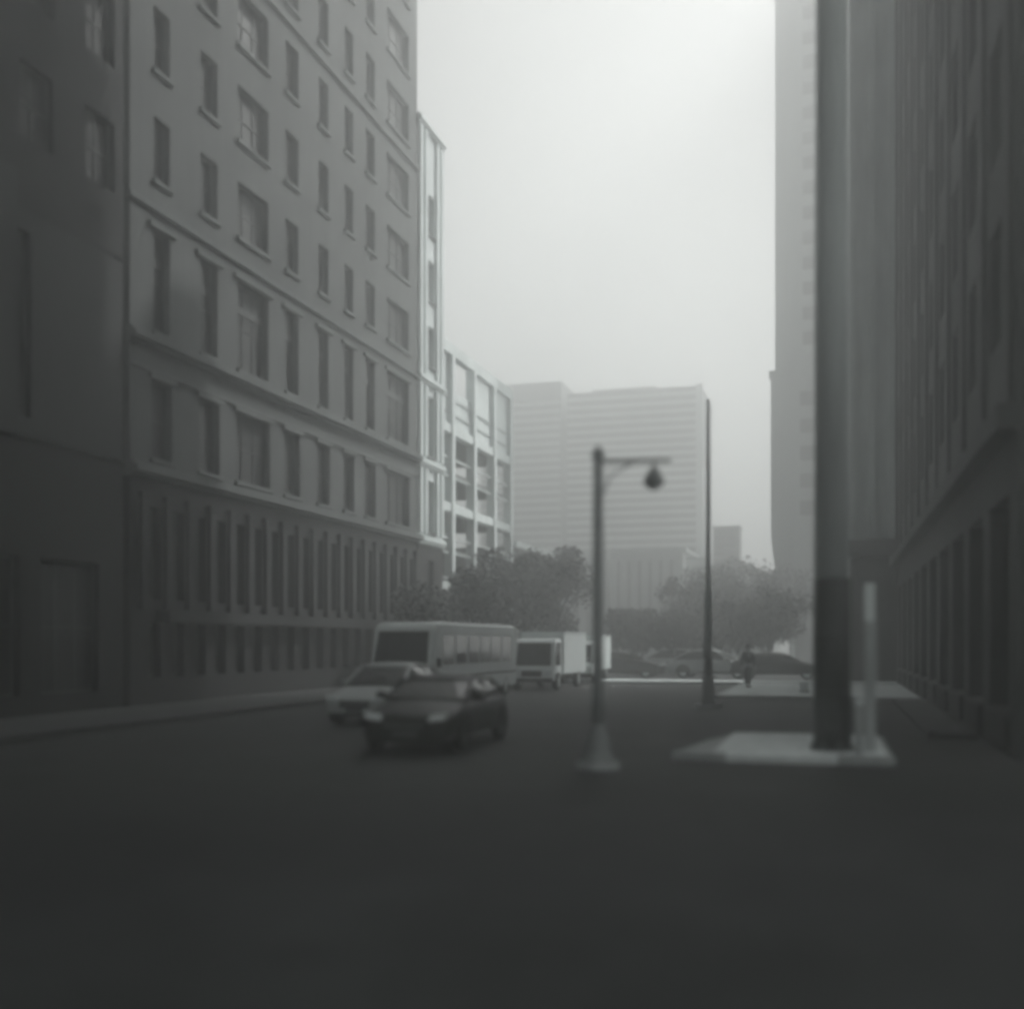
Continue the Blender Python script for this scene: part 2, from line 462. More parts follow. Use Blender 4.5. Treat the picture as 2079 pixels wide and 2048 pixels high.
# low annex beyond the garage with a pale coping that catches the sun
an = thing('low_annex', 'low flat roofed annex with a bright coping behind the trees beside the garage', 'building', (-20, 68.7, 0), R(90))
build('wall', wall_mesh(11.4, 0, 8.2, [(1+2.1*i, 2.4+2.1*i, 4.8, 6.9) for i in range(5)], 10), M['low_dark'], an)
for i in range(5): window(an, 1+2.1*i, 2.4+2.1*i, 4.8, 6.9)
t = MB(); t.box(-.05, -.25, 8.203, 11.5, .5, 8.55); build('coping', t, M['white'], an)

# ------------------------------------------------------------------ far hazy office block
fo = thing('far_office_block', 'wide hazy office slab with thin horizontal floor bands closing the view', 'building', (-46, 150, 0))
t = MB(); t.box(10.1, 0.6, 0, 28.9, 14, 36.8); build('wall', t, M['office'], fo)
t = MB(); t.box(-3, 1.4, 0, 9.0, 12, 39.0); build('tall_wing', t, M['office'], fo)
t = MB(); t.box(9.02, 2.0, 0, 10.08, 11, 33.5); build('recess', t, M['right_stone'], fo)
t = MB(); t.box(28.2, -.3, 0, 29.1, .58, 37.0); build('corner_strip', t, M['office_band'], fo)
for k in range(25):
    z = 8.1 + 1.15*k
    t = MB(); t.box(10.2, 0.1, z, 28.15, .58, z+.42); build('spandrel', t, M['office_band'], fo)
    t = MB(); t.box(10.2, .35, z+.423, 28.15, .585, z+1.147); build('glass_band', t, M['glass'], fo)
    t = MB(); t.box(-2.9, .9, z, 8.9, 1.39, z+.42); build('spandrel', t, M['office_band'], fo)
t = MB(); t.box(13, 4, 36.803, 22, 10, 38.0); build('roof_plant', t, M['office'], fo)

ft = thing('far_slim_tower', 'small slim dark flat topped tower standing in the gap at the end of the street', 'building', (-14.3, 138, 0))
t = MB(); t.box(0, .4, 0, 3.2, 4, 16.1); build('wall', t, M['right_stone'], ft)
for k in range(13):
    t = MB(); t.box(.2, 0, 2.2+1.03*k, 3.0, .395, 2.8+1.03*k); build('window_band', t, M['glass'], ft)
t = MB(); t.box(-.1, .2, 16.103, 3.3, 4.1, 16.4); build('parapet', t, M['right_stone'], ft)

# hill line of far houses: a low far building behind the trees
lp = thing('low_pavilion', 'low pale building with vertical slats behind the park trees', 'building', (-31, 118, 0))
t = MB(); t.box(0, .3, 0, 15.5, 12, 11.6); build('wall', t, M['low'], lp)
for k in range(13):
    t = MB(); t.box(.4+1.15*k, 0, 1, .75+1.15*k, .29, 10.8); build('slat', t, M['low_dark'], lp)
t = MB(); t.box(-.4, -.4, 11.603, 16, 12.3, 12.1); build('roof', t, M['low'], lp)
lq = thing('low_brick_hall', 'low plain hall half hidden by the park trees right of the slatted building', 'building', (-15.2, 122, 0))
t = MB(); t.box(0, 0.3, 0, 9, 14, 9.2); build('wall', t, M['low'], lq)
t = MB(); t.prism([(-.3,9.203),(9.3,9.203),(4.5,11.4)], 'y', 0, 14.2); build('roof', t, M['low_dark'], lq)
for k in range(4):
    t = MB(); t.box(1+2*k, .2, 3.5, 2.2+2*k, .29, 6.5); build('window', t, M['glass'], lq)

# ------------------------------------------------------------------ billboards in the gap
def board(x, y, z, w_, h_, label):
    b = thing('billboard', label, 'billboard', (x, y, 0))
    t = MB(); t.box(-w_/2, 0, z, w_/2, .25, z+h_); build('panel', t, M['white'], b)
    t = MB(); t.box(-w_/2-.1, .05, z-.15, w_/2+.1, .3, z-.003).box(-w_/2-.1, .05, z+h_+.003, w_/2+.1, .3, z+h_+.12); build('frame', t, M['steel'], b)
    for s in (-.3, .3):
        t = MB(); t.tube([(w_*s, .5, 0), (w_*s, .5, z+h_*.6)], .14, 8); build('post', t, M['galv'], b)
board(-13.6, 116, 9.0, 2.3, 1.7, 'bright blank white billboard above the park trees left of the tall street pole')
board(-9.1, 117, 6.1, .9, .9, 'small pale square board among the tree crowns right of the tall street pole')

# ------------------------------------------------------------------ right side
# dark stone block along the right pavement (faces the street)
rb = thing('dark_street_block', 'dark stone office block running along the right side of the street', 'building', (3.0, 56.0, 0), R(-90))
rops = []
for i in range(10):
    a = 1.0 + 3.5*i
    for k in range(20):
        rops.append((a, a+1.9, 7.6+3.6*k, 9.9+3.6*k))
build('wall', wall_mesh(36.0, 6.0, 82, rops, 18), M['right_stone'], rb)
for o_ in rops: window(rb, *o_, mullions=1, sill=False)
sops = [(1.0+3.5*i, 3.5+3.5*i, .75, 4.6) for i in range(10)]
build('ground_floor_wall', wall_mesh(35.96, 0, 5.6, sops, 18, x0=.04, depth=.5), M['right_stone'], rb)
for o_ in sops:
    window(rb, *o_, mullions=2, sill=False, name='shop_window', depth=.35)
    t = MB(); t.box(o_[0]+.02, -.10, .12, o_[1]-.02, .06, .70); build('bulkhead_panel', t, M['pilaster'], rb)
t = MB(); t.box(0, -.35, 5.603, 36, .2, 5.997); build('cornice', t, M['right_stone'], rb)
for i in range(11):
    t = MB(); t.box(-.35+3.5*i+.1, -.09, 6.0, -.35+3.5*i+.85, .05, 81); build('pier', t, M['right_stone'], rb)

# pale fluted front that sticks out past it
pf = thing('pale_fluted_front', 'pale fluted stone front stepping out past the dark street block', 'building', (.82, 56.2, 0))
t = MB(); t.box(0, .3, 6.2, 8, 2.6, 46); build('wall', t, M['pale_stone'], pf)
for k in range(9):
    t = MB(); t.box(.02+.9*k, 0, 6.7, .32+.9*k, .29, 45.6); build('fluting', t, M['pale_stone'], pf)
t = MB(); t.box(.05, .35, 0, 8, 2.6, 6.1); build('ground_floor_wall', t, M['right_stone'], pf)
t = MB(); t.prism([(-.9,6.9),(-.2,6.1),(8,6.1),(8,6.9)], 'y', -.9, .28); build('canopy', t, M['steel'], pf)

# tower that closes the street on the right, its foot narrower than its shaft
et = thing('end_tower', 'tall grey tower with a curved narrowing foot rising behind the dark column', 'building', (-5.0, 95, 0))
t = MB()
prof = [(1.5,0),(9,0),(9,24.9),(0,24.9),(0,12.0)]
for k in range(1, 7):
    a = R(15*k)
    prof.append((1.5*(1-math.cos(a)), 12.0-5.6*math.sin(a)))
t.prism(prof, 'y', .3, 18); build('lower_shaft', t, M['r1_wall'], et)
t = MB(); t.box(.35, .5, 24.903, 9, 17.8, 58); build('upper_shaft', t, M['r1_wall'], et)
t = MB(); t.box(-.15, .1, 24.2, 9, .29, 24.88); build('ledge', t, M['r1_band'], et)
for k in range(15):
    z = 26.0 + 2.1*k
    t = MB(); t.box(2.6, .2, z, 6.6, .495, z+.9); build('balcony_band', t, M['r1_band'], et)
    t = MB(); t.box(2.6, .4, z+.903, 6.6, .498, z+2.05); build('window_band', t, M['glass'], et)
for k in range(5):
    t = MB(); t.box(2.4, .1, 12.6+2.3*k, 6.4, .298, 13.8+2.3*k); build('window_band', t, M['glass'], et)
for z, l_ in ((6.6,.7),(2.9,.9)):
    t = MB(); t.box(1.45-l_, -.3, z, 2.2, .29, z+.28); build('ledge', t, M['white'], et)
bn = thing('lit_wall_strip', 'narrow white strip added for the light on the foot of the grey tower', 'wall strip', (-3.35, 94.6, 0))
t = MB(); t.box(0, 0, .2, .35, .08, 2.1); build('cloth', t, M['white'], bn)  # white strip stands in for light on the wall; its cloth is invented
t = MB(); t.tube([(.0,.04,2.16),(.6,.7,2.16)], .03, 6); build('bracket', t, M['galv'], bn)

# ------------------------------------------------------------------ street furniture
# signal post with side arm
sp = thing('signal_post', 'dark grey street post with flared base and a short arm holding a bell shaped lantern', 'signal post', (-3.55, 16.99, 0))
t = MB(); t.tube([(0,0,0),(0,0,.10)], .34, 20); build('footing', t, M['kerb'], sp)
t = MB(); t.tube([(0,0,.1),(0,0,.16),(0,0,.32),(0,0,.42),(0,0,.62),(0,0,.70)], [.26,.25,.19,.20,.13,.115], 20); build('base', t, M['post'], sp, True)
t = MB(); t.tube([(0,0,.7),(0,0,1.2),(0,0,1.25),(0,0,4.9)], [.112,.10,.092,.078], 16); build('pole', t, M['post'], sp, True)
t = MB(); t.tube([(0,0,4.9),(0,0,4.95),(0,0,5.0),(0,0,5.1)], [.10,.115,.08,.015], 16); build('finial', t, M['post'], sp, True)
arm_dir = Vector((0.96, 0.28, 0))
t = MB(); t.tube([arm_dir*.05+Vector((0,0,4.84)), arm_dir*1.15+Vector((0,0,4.86))], .032, 8); build('arm', t, M['post'], sp, True)
t = MB(); t.tube([Vector((0,0,4.3))+arm_dir*.06, Vector((0,0,4.62))+arm_dir*.2, Vector((0,0,4.83))+arm_dir*.55], .018, 8); build('brace', t, M['post'], sp, True)
hp = arm_dir*.88
t = MB(); t.tube([hp+Vector((0,0,4.84)), hp+Vector((0,0,4.76))], .02, 8); build('hanger', t, M['post'], sp)
t = MB(); t.tube([hp+Vector((0,0,z)) for z in (4.77,4.74,4.68,4.58,4.50,4.47)], [.03,.06,.09,.15,.165,.15], 16); build('lamp_shade', t, M['post'], sp, True)
t = MB(); t.tube([hp+Vector((0,0,z)) for z in (4.468,4.42,4.39)], [.11,.09,.03], 14); build('lamp_globe', t, M['galv'], sp, True)

# tall street pole
tp = thing('tall_street_pole', 'tall plain thin steel street pole in front of the park', 'pole', (-3.61, 33.5, 0))
t = MB(); t.tube([(0,0,0),(0,0,.12)], .42, 16); build('footing', t, M['kerb'], tp)
t = MB(); t.tube([(0,0,.12),(0,0,.2),(0,0,.9),(0,0,1.0)], [.22,.2,.17,.13], 14); build('base', t, M['post'], tp, True)
t = MB(); t.tube([(0,0,1.0),(0,0,3.4),(0,0,3.5),(0,0,9.3),(0,0,9.35)], [.125,.115,.075,.04,.01], 12); build('pole', t, M['galv'], tp, True)
t = MB(); t.box(-.14,-.2,1.5,.14,-.126,2.0); build('control_box', t, M['post'], tp)

# thick dark column on the island; shaft colour carries the glare higher up
pl = thing('steel_column', 'thick round dark column on the island, its upper shaft coloured pale for the glare', 'column', (-.0, 19.75, 0))
t = MB(); t.tube([(0,0,.10),(0,0,.22)], .37, 24); build('base_plate', t, M['steel'], pl)
for k in range(8):
    a = R(45*k+20)
    t = MB(); t.tube([(.345*math.cos(a),.345*math.sin(a),.2),(.345*math.cos(a),.345*math.sin(a),.27)], .02, 6); build('bolt', t, M['galv'], pl)
t = MB(); t.tube([(0,0,.2),(0,0,3.05),(0,0,3.10)], [.315,.315,.30], 28); build('jacket', t, M['steel'], pl, True)  # invented jacket keeps the foot dark below the glare-pale shaft
t = MB(); t.tube([(0,0,3.08),(0,0,9),(0,0,16),(0,0,16.1)], [.298,.285,.26,.2], 28); build('shaft', t, M['glare_shaft'], pl, True)
for z in (1.1, 2.1):
    t = MB(); t.tube([(0,0,z),(0,0,z+.06)], .322, 28); build('strap', t, M['steel'], pl, True)
t = MB(); t.box(-.12,-.335,.5,.12,-.27,1.02); bevel(build('access_door', t, M['steel'], pl), .01)

# sign post with pale plate
sg = thing('sign_post', 'slim pale square post carrying a narrow white sign plate right of the dark column', 'sign', (.62, 19.6, 0), R(6))
t = MB(); t.box(-.085,-.06,.1,.085,.06,2.3); bevel(build('post', t, M['galv'], sg), .01)
t = MB(); t.box(-.10,-.05,2.34,.07,-.02,2.98); bevel(build('sign_plate', t, M['white'], sg), .01)
t = MB(); t.box(-.04,-.01,2.3,.04,.05,3.0); build('plate_bracket', t, M['galv'], sg)

# bollard
bo = thing('bollard', 'pale round topped bollard on the island in front of the sign post', 'bollard', (.43, 19.15, 0))
t = MB(); t.tube([(0,0,.1),(0,0,.16)], .09, 16); build('foot', t, M['galv'], bo)
t = MB(); t.tube([(0,0,.16),(0,0,.95)], .055, 16); build('shaft', t, M['galv'], bo, True)
t = MB(); t.tube([(0,0,.95),(0,0,.99),(0,0,1.04),(0,0,1.06)], [.068,.07,.05,.01], 16); build('cap', t, M['white'], bo, True)

# utility box
ub = thing('utility_box', 'small white utility box on the corner pavement by the end of the street wall', 'utility box', (-1.0, 41.8, .13))
t = MB(); t.box(-.16,-.14,.04,.16,.14,.36); bevel(build('housing', t, M['white'], ub), .015)
t = MB(); t.box(-.19,-.17,0,.19,.17,.038); build('plinth', t, M['kerb'], ub)
t = MB(); t.box(-.18,-.16,.362,.18,.16,.39); build('lid', t, M['white'], ub)

# ------------------------------------------------------------------ vehicles (front at y=0 facing -y, length along +y)
def loft(stations, m_levels):
    """stations: list of (y, [(halfwidth, z) ... bottom to top])"""
    mb = MB()
    rings = []
    for y, prof in stations:
        right = [mb.bm.verts.new((hw, y, z)) for hw, z in prof]
        left = [mb.bm.verts.new((-hw, y, z)) for hw, z in reversed(prof)]
        rings.append(right + left)
    n = len(rings[0])
    for a, b in zip(rings, rings[1:]):
        for k in range(n):
            mb.bm.faces.new((a[k], a[(k+1) % n], b[(k+1) % n], b[k]))
    mb.bm.faces.new(rings[0][::-1]); mb.bm.faces.new(rings[-1])
    return mb
def subsurf(o, lv=2):
    s = o.modifiers.new('subsurf', 'SUBSURF'); s.levels = lv; s.render_levels = lv
    for p in o.data.polygons: p.use_smooth = True
    return o
_wheels = {}
def wheel(parent, x, y, r, w_=.2, m_rim='chrome'):
    if (r, w_) not in _wheels:
        t = MB(); prof = [(-w_/2, r*.62), (-w_/2, r*.93), (-w_/2*.7, r), (w_/2*.7, r), (w_/2, r*.93), (w_/2, r*.62)]
        rings = []
        for k in range(24):
            a = 2*math.pi*k/24
            rings.append([t.bm.verts.new((px, pr*math.cos(a), pr*math.sin(a))) for px, pr in prof])
        for k in range(24):
            a, b = rings[k], rings[(k+1) % 24]
            for q in range(5): t.bm.faces.new((a[q], a[q+1], b[q+1], b[q]))
        tm = t.mesh('tyre', M['tyre'], True)
        q = MB()
        for k in range(5):
            a = 2*math.pi*k/5
            q.tube([(0,0,0),(0, r*.58*math.cos(a), r*.58*math.sin(a))], [.05,.035], 6)
        q.tube([(-w_*.45,0,0),(w_*.45,0,0)], .06, 10)
        q.tube([(-w_*.42,0,0),(-w_*.38,0,0)], r*.63, 20); q.tube([(w_*.38,0,0),(w_*.42,0,0)], r*.63, 20)
        _wheels[(r, w_)] = (tm, q.mesh('rim', M[m_rim]))
    tm, rm = _wheels[(r, w_)]
    o = obj('wheel', tm, parent, (x, y, r))
    obj('rim', rm, o)
def make_car(label, paint, loc, rz, Ht=1.42, group=None, name='parked_car', L=4.5, hw=.90):
    k = L/4.5
    root = thing(name, label, 'car', loc, rz, group)
    b = .22
    def sec(y, w_, zt, crown=.03):
        return (y*k, [(w_*.80, b), (w_*.97, b+.08), (w_, .50), (w_*.985, min(.72, zt-.06)), (w_*.90, zt), (w_*.45, zt+crown)])
    st = [sec(0, hw*.80, .60), sec(.05, hw*.86, .66), sec(.35, hw*.96, .76), sec(.9, hw, .86), sec(1.3, hw, .93), sec(2.0, hw, .95), sec(3.2, hw, .97), sec(3.9, hw*.98, .98), sec(4.3, hw*.93, .95), sec(4.47, hw*.86, .84), sec(4.5, hw*.80, .70)]
    body = subsurf(build('body', loft(st, 2), M[paint], root))
    def gsec(y, w0, w1, zt, zb=.90):
        return (y*k, [(w0, zb), (w0*.985, zb+(zt-zb)*.35), (w1*1.03, zb+(zt-zb)*.85), (w1*.9, zt), (w1*.45, zt+.015)])
    gst = [gsec(1.12, hw*.86, hw*.84, .93), gsec(1.18, hw*.88, hw*.84, .97), gsec(1.95, hw*.92, hw*.74, Ht-.06), gsec(2.25, hw*.92, hw*.74, Ht-.02), gsec(3.0, hw*.92, hw*.74, Ht-.03), gsec(3.45, hw*.91, hw*.72, Ht-.10), gsec(4.15, hw*.86, hw*.78, 1.0), gsec(4.2, hw*.84, hw*.78, .95)]
    subsurf(build('cabin_glass', loft(gst, 2), M['car_glass'], root), 2)
    rst = [(y*k, [(w_*.98, z-.05), (w_, z-.02), (w_*.9, z+.012), (w_*.45, z+.03)]) for y, w_, z in ((1.86,hw*.71,Ht-.085),(1.98,hw*.74,Ht-.045),(2.3,hw*.755,Ht-.012),(3.0,hw*.755,Ht-.02),(3.42,hw*.735,Ht-.08),(3.52,hw*.71,Ht-.12))]
    subsurf(build('roof', loft(rst, 2), M[paint], root), 1)
    for s in (-1, 1):
        t = MB(); t.tube([(s*hw*.87,1.16*k,.93),(s*hw*.735,1.93*k,Ht-.07)], .035, 6); build('windscreen_pillar', t, M[paint], root)
        t = MB(); t.tube([(s*hw*.905,2.55*k,.93),(s*hw*.765,2.6*k,Ht-.05)], .03, 6); build('door_pillar', t, M[paint], root)
        t = MB(); t.tube([(s*hw*.85,4.12*k,.96),(s*hw*.73,3.46*k,Ht-.11)], .045, 6); build('rear_pillar', t, M[paint], root)
        t = MB(); t.prism([(.0,.0),(.30,.04),(.34,.15),(.05,.11)], 'y', 0, .16)
        h_ = build('headlamp', t, M['lamp'], root); h_.location = (s*hw*.80 - (.30 if s > 0 else .02), .01, .60)
        if s < 0: h_.scale = (-1, 1, 1); h_.location = (-hw*.80+.30, .01, .60)
        t = MB(); t.box(s*hw*.62-.14, 4.46*k, .72, s*hw*.62+.14, 4.49*k+.03, .86); build('tail_lamp', t, M['tail'], root)
        t = MB(); t.box(s*(hw+.07)-.09, 1.42*k, .93, s*(hw+.07)+.09, 1.52*k, 1.06); bevel(build('mirror', t, M[paint], root), .03)
        for yy in (.82, 3.62):
            t = MB()
            ys = [(.40*math.cos(R(a_)), .40*math.sin(R(a_))) for a_ in range(0, 181, 15)]
            t.prism([(yy*k+py, .30+pz) for py, pz in ys], 'x', s*hw*.93, s*(hw+.006)); build('wheel_arch', t, M['tyre'], root)
            wheel(root, s*(hw-.09), yy*k, .32)
    t = MB(); t.box(-hw*.42,-.02,.44,hw*.42,.06,.60); build('grille', t, M['tyre'], root)
    t = MB(); t.box(-hw*.42,-.035,.515,hw*.42,-.022,.54); build('grille_bar', t, M['chrome'], root)
    t = MB(); t.box(-.22,-.03,.33,.22,-.005,.44); build('number_plate', t, M['frame'], root)
    t = MB(); t.box(-hw*.70,-.015,.24,hw*.70,.08,.32); build('bumper_intake', t, M['tyre'], root)
    return root
dark_car = make_car('black saloon car facing the crossing with its front wheels at the corner', 'black_car', (-7.2, 17.9, 0), R(3), 1.34, name='saloon_car')
pale_car = make_car('silver car with a pale bonnet waiting behind the black saloon', 'grey_car', (-10.75, 23.6, 0), R(0), 1.46, name='saloon_car')

def make_van(name, label, paint, loc, rz, L, H, W, cab=1.5, box=False, group=None):
    root = thing(name, label, 'van' if not box else 'truck', loc, rz, group)
    hw = W/2
    if not box:
        t = MB()
        prof = [(0.06,.36),(0,.62),(.04,1.05),(.30,1.22),(.62,H-.22),(.85,H-.04),(1.3,H),(L-.2,H-.02),(L,H-.16),(L,.36)]
        t.prism(prof, 'x', -hw, hw)
        bevel(build('body', t, M[paint], root), .10, 3)
        t = MB(); t.face([(-hw+.14,.305,1.27),(hw-.14,.305,1.27),(hw-.2,.60,H-.30),(-hw+.2,.60,H-.30)])
        o = build('windscreen', t, M['car_glass'], root); o.location = (0,-.025,.0)
        n = int((L-1.6)/1.15)
        for s in (-1, 1):
            for q in range(n):
                t = MB(); a = 1.25+q*1.15
                t.box(s*hw-.012, a, 1.28, s*hw+.012, a+.98, H-.42); build('side_window', t, M['car_glass'], root)
            t = MB(); t.box(s*hw-.01, .7, 1.2, s*hw+.14, .78, 1.5); build('mirror', t, M['tyre'], root)
            t = MB(); t.box(s*(hw-.32)-.14, -.02, .62, s*(hw-.32)+.14, .06, .82); build('headlamp', t, M['lamp'], root)
            t = MB(); t.box(s*hw-.008, .9, .86, s*hw+.008, L-.1, .92); build('side_moulding', t, M['tyre'], root)
        t = MB(); t.box(-hw*.5,-.03,.62,hw*.5,.05,.86); build('grille', t, M['tyre'], root)
        t = MB(); t.box(-hw+.05,-.08,.34,hw-.05,.10,.54); bevel(build('bumper', t, M['tyre'], root), .03)
    else:
        t = MB(); t.box(-hw, cab+.08, .62, hw, L, H)
        bevel(build('cargo_box', t, M[paint], root), .03)
        t = MB(); t.box(-hw-.012, cab+.10, H-.10, hw+.012, L-.02, H+.012); build('box_edge_trim', t, M['rail'], root)
        t = MB(); t.prism([(0,.38),(0,.86),(.22,.98),(.52,H-.42),(.68,H-.30),(cab,H-.28),(cab,.38)], 'x', -hw*.92, hw*.92)
        bevel(build('cab', t, M[paint], root), .05, 2)
        t = MB(); t.face([(-hw*.78,.235,1.02),(hw*.78,.235,1.02),(hw*.74,.50,H-.46),(-hw*.74,.50,H-.46)])
        o = build('windscreen', t, M['car_glass'], root); o.location = (0,-.03,0)
        for s in (-1, 1):
            t = MB(); t.prism([(.55,1.02),(1.25,1.02),(1.25,H-.45),(.72,H-.45)], 'x', s*hw*.92-.012, s*hw*.92+.012); build('side_window', t, M['car_glass'], root)
            t = MB(); t.box(s*hw*.66-.12,-.03,.60,s*hw*.66+.12,.05,.78); build('headlamp', t, M['lamp'], root)
            t = MB(); t.box(s*(hw+.05)-.07,.42,1.1,s*(hw+.05)+.07,.5,1.42); build('mirror', t, M['tyre'], root)
        t = MB(); t.box(-hw*.45,-.03,.56,hw*.45,.05,.80); build('grille', t, M['tyre'], root)
        t = MB(); t.box(-hw*.92,-.07,.34,hw*.92,.08,.50); build('bumper', t, M['tyre'], root)
        t = MB(); t.box(-hw*.6, .5, .42, hw*.6, L-.1, .615); build('chassis', t, M['tyre'], root)
    for s in (-1, 1):
        for yy in (.85, L-1.3):
            wheel(root, s*(hw-.12), yy, .36, .24, 'rail')
    return root
make_van('shuttle_bus', 'long pale shuttle van with a dark windscreen standing behind the silver car', 'bus', (-12.9, 31.4, 0), R(-2), 8.8, 2.62, 2.1)
make_van('box_truck', 'white box truck with a grimy side parked just past the shuttle van', 'white', (-11.8, 43.2, 0), R(-1), 5.6, 2.4, 1.9, box=True, group='white box trucks at the kerb')
make_van('box_truck', 'white box truck farthest along the kerb, its box beside the dark signal post', 'white', (-11.6, 50.2, 0), R(2), 5.0, 2.3, 1.8, box=True, group='white box trucks at the kerb')
lot = [(-5.9, 57.2, 84, 'grey_car', 'silver car parked under the park trees left of the standing person'),
       (-2.6, 56.6, 92, 'black_car', 'black car parked under the park trees right of the standing person'),
       (-10.6, 57.0, 90, 'black_car', 'black car parked under the park trees behind the tall street pole'),
       (-8.2, 63.0, 90, 'grey_car', 'silver car in the second row under the park trees')]
for x, y, r_, p_, lb in lot:
    c_ = copy_tree(pale_car if p_ == 'grey_car' else dark_car)
    c_.name = 'parked_car'
    c_.location = (x+2.2, y, .11); c_.rotation_euler = (0, 0, R(r_)); c_['label'] = lb; c_['group'] = 'cars parked under the park trees'

# ------------------------------------------------------------------ trees
def make_tree(name, label, loc, H, rx, seed, m='leaf', trunk_h=None, n=2600, leaf=.13, group='park trees', flat=1.0):
    rr = random.Random(seed)
    root = thing(name, label, 'tree', loc, rr.uniform(0, 6), group)
    th = trunk_h or H*.34
    t = MB()
    bend = [(rr.uniform(-.1,.1)*q, rr.uniform(-.1,.1)*q) for q in range(5)]
    zs = [0, .15, th*.6, th, H*.72]
    rad = [.24, .17, .14, .12, .03]
    t.tube([(bend[q][0], bend[q][1], zs[q]) for q in range(5)], [r_*H/7 for r_ in rad], 9)
    tips = []
    for q in range(9):
        a = q*2.4+rr.uniform(-.4,.4); z0 = th*rr.uniform(.75,1.25)
        ln = rx*rr.uniform(.55,.9); zt = th + (H-th)*rr.uniform(.25,.85)
        mid = (ln*.45*math.cos(a), ln*.45*math.sin(a), (z0*.5+zt*.5)+.2)
        tip = (ln*math.cos(a), ln*math.sin(a), zt)
        t.tube([(0,0,z0), mid, tip], [.07*H/7,.045*H/7,.012], 6)
        tips.append(Vector(tip))
    build('trunk', t, M['bark'], root)
    cz, rz_ = th*.8+(H-th*.8)*.5, (H-th*.8)*.5
    clumps = []
    for q in range(34):
        while True:
            p = Vector((rr.uniform(-1,1), rr.uniform(-1,1), rr.uniform(-1,1)))
            if .25 < p.length < 1: break
        p *= rr.uniform(.72, 1.0)
        clumps.append((Vector((p.x*rx, p.y*rx, cz+p.z*rz_*flat)), rr.uniform(.35,.75)*rx*.5))
    for tp_ in tips: clumps.append((tp_, rx*.3))
    verts, faces = [], []
    for q in range(int(n*1.9)):
        c0, cr = rr.choice(clumps)
        d = Vector((rr.gauss(0,1), rr.gauss(0,1), rr.gauss(0,1))); d.normalize()
        p = c0 + d*cr*rr.random()**.45
        if p.z > H: p.z = H - rr.random()*.3
        s = leaf*rr.uniform(.6,1.35)
        u = Vector((rr.gauss(0,1), rr.gauss(0,1), rr.gauss(0,.6))); u.normalize()
        v = u.cross(Vector((rr.gauss(0,1), rr.gauss(0,1), rr.gauss(0,1)))); v.normalize()
        b = len(verts)
        verts += [p-u*s, p+v*s*.5, p+u*s, p-v*s*.5]
        faces.append((b, b+1, b+2, b+3))
    me = bpy.data.meshes.new('crown')
    me.from_pydata([tuple(v) for v in verts], [], faces)
    me.materials.append(M[m])
    obj('crown', me, root)
    return root
# row along the left kerb, in front of the garage
make_tree('street_tree', 'round dark street tree in front of the garage columns', (-16.6, 50.5, .13), 5.6, 2.3, 3, n=3200, group='street trees by the garage')
make_tree('street_tree', 'widest dark street tree, above the white box trucks', (-15.6, 56.0, .1), 7.2, 2.9, 4, n=4200, group='street trees by the garage')
make_tree('street_tree', 'dark street tree just left of the dark signal post', (-15.6, 61.5, .1), 7.4, 2.8, 5, n=4000, group='street trees by the garage')
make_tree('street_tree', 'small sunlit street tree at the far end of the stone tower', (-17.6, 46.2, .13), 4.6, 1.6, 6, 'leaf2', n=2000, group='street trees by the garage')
park = [(-9.0, 73, 6.2, 2.5, 'leaf', 'taller park tree just right of the dark signal post'),
        (-8.4, 84, 7.6, 3.4, 'leaf', 'park tree behind the tall street pole'),
        (-6.0, 76, 6.2, 2.8, 'leaf', 'round park tree right of the tall street pole'),
        (-4.6, 86, 8.4, 4.2, 'leaf', 'tallest park tree beside the grey tower'),
        (-3.4, 66, 5.0, 2.3, 'leaf', 'low park tree nearest the grey tower'),
        (-11.6, 66, 3.9, 2.3, 'leaf', 'low bushy park tree right beside the dark signal post'),
        (-8.7, 64, 3.7, 2.2, 'leaf', 'low bushy park tree left of the tall street pole'),
        (-6.2, 67, 4.3, 2.3, 'leaf', 'low bushy park tree just right of the tall street pole'),
        (-11.0, 93, 7.0, 3.0, 'leaf', 'park tree in front of the low slatted building')]
for q, (x, y, H_, r_, m_, lb) in enumerate(park):
    make_tree('park_tree', lb, (x, y, .1), H_, r_, 20+q, m_, n=3000)

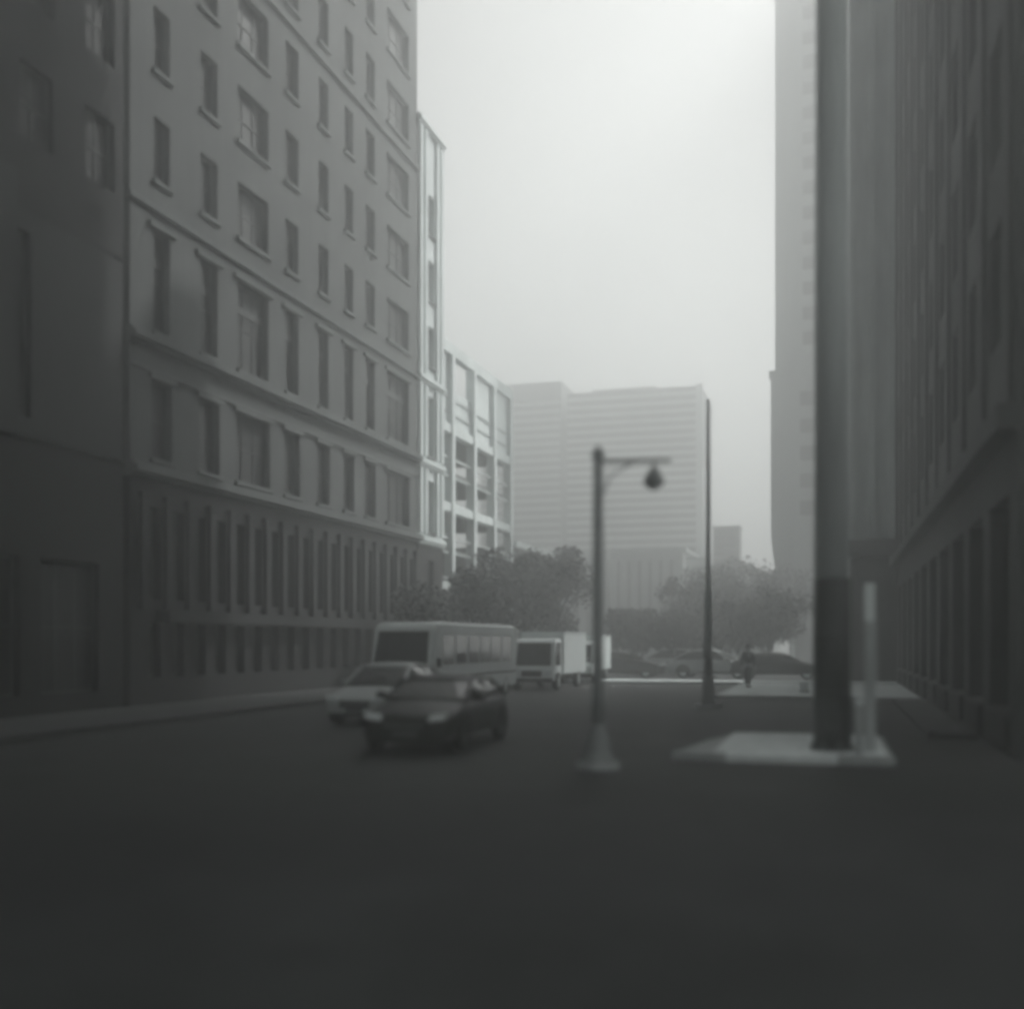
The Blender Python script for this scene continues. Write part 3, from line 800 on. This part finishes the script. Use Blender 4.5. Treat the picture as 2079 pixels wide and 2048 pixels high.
# ------------------------------------------------------------------ person
def make_person(label, loc, rz):
    root = thing('person', label, 'person', loc, rz)
    k = 1.0
    def skin(name, chains, m, lv=1):
        vs, es, rs = [], [], []
        def v(p, r):
            for i, q in enumerate(vs):
                if (Vector(q)-Vector(p)).length < 1e-5: return i
            vs.append(p); rs.append(r); return len(vs)-1
        for ch in chains:
            ids = [v(p, r) for p, r in ch]
            es.extend(zip(ids, ids[1:]))
        me = bpy.data.meshes.new(name)
        me.from_pydata(vs, es, [])
        me.materials.append(m)
        o = obj(name, me, root)
        md = o.modifiers.new('skin', 'SKIN'); md.use_smooth_shade = True
        for i, r in enumerate(rs):
            sv = me.skin_vertices[0].data[i]
            sv.radius = (r, r) if not isinstance(r, tuple) else r
            sv.use_root = (i == 0)
        s = o.modifiers.new('subsurf', 'SUBSURF'); s.levels = lv; s.render_levels = lv
        return o
    pel = ((0,0,.92), (.16,.11)); ch = ((0,-.01,1.25), (.19,.12)); nk = ((0,0,1.44), .07)
    body = [[pel, ((0,0,1.06),(.15,.10)), ch, nk, ((0,-.02,1.52), .055), ((0,-.03,1.58), .085), ((0,-.025,1.67), .085), ((0,-.02,1.72), .05)]]
    for s in (-1, 1):
        f = .16*s
        body.append([pel, ((.10*s,0,.84), .095), ((.11*s,-.04+f*.5,.48), .065), ((.11*s,.02+f,.10), .045), ((.11*s,-.16+f,.04), .04)])
        hand = ((.27*s,-.06-f*.4,.80), .032)
        body.append([ch, ((.19*s,0,1.38), .065), ((.25*s,.02,1.10), .045), ((.265*s,-.05-f*.4,.88), .032), hand])
        for q in range(4):
            x = .27*s
            y = -.095-f*.4+.022*q
            body.append([hand, ((x,y,.735), .010), ((x-.01*s,y-.008,.70-.004*abs(q-1.5)), .008)])
        body.append([hand, ((.25*s,-.12-f*.4,.775), .010), ((.245*s,-.135-f*.4,.745), .008)])
    skin('body', body, M['skin'])
    # clothes follow the same skeleton, a little larger
    top = [[((0,0,.90),(.175,.125)), ((0,0,1.06),(.165,.115)), ((0,-.01,1.25),(.205,.135)), ((0,0,1.43),.08)]]
    for s in (-1, 1):
        f = .16*s
        top.append([((0,-.01,1.25),(.205,.135)), ((.19*s,0,1.38),.08), ((.25*s,.02,1.10),.06), ((.265*s,-.05-f*.4,.885),.045)])
    skin('jacket', top, M['cloth'])
    leg = [[((0,0,.93),(.17,.12)), ((0,0,.86),(.165,.12))]]
    for s in (-1, 1):
        f = .16*s
        leg.append([((0,0,.86),(.165,.12)), ((.10*s,0,.82),.105), ((.11*s,-.04+f*.5,.48),.078), ((.11*s,.02+f,.12),.062)])
    skin('trousers', leg, M['cloth'])
    for s in (-1, 1):
        f = .16*s
        t = MB(); t.tube([(.11*s,.06+f,.05),(.11*s,-.05+f,.055),(.11*s,-.18+f,.035),(.11*s,-.21+f,.03)], [.045,.052,.04,.015], 8); build('shoe', t, M['tyre'], root, True)
        t = MB(); t.tube([(.032*s,-.112,1.635),(.032*s,-.118,1.635)], .011, 8); build('eye', t, M['tyre'], root, True)
        t = MB(); t.tube([(.084*s,-.02,1.60),(.092*s,-.015,1.63),(.084*s,-.02,1.66)], [.01,.02,.012], 8); build('ear', t, M['skin'], root, True)
    t = MB(); t.tube([(0,-.112,1.64),(0,-.135,1.60),(0,-.112,1.59)], [.01,.015,.012], 8); build('nose', t, M['skin'], root, True)
    t = MB(); t.box(-.025,-.118,1.562,.025,-.10,1.57); build('mouth', t, M['tyre'], root)
    t = MB(); t.tube([(0,-.005,1.60),(0,.0,1.66),(0,-.01,1.72),(0,-.02,1.765)], [.088,.10,.09,.03], 12); build('hair', t, M['tyre'], root, True)
    return root
make_person('person in dark clothes standing on the corner pavement in front of the park', (-3.3, 45.6, .13), R(25))

# ------------------------------------------------------------------ haze
hz = MB(); hz.box(-520, -520, -1.6, 520, 520, 86)
hm = bpy.data.materials.new('haze_air')
hm.use_nodes = True
hn = hm.node_tree
hn.nodes.clear()
pv = hn.nodes.new('ShaderNodeVolumePrincipled')
pv.inputs['Color'].default_value = (0.95, 0.965, 0.96, 1)
pv.inputs['Density'].default_value = HAZE_DENSITY
pv.inputs['Anisotropy'].default_value = 0.75
ho = hn.nodes.new('ShaderNodeOutputMaterial')
hn.links.new(pv.outputs[0], ho.inputs['Volume'])
tag(build('haze', hz, hm), kind='stuff')
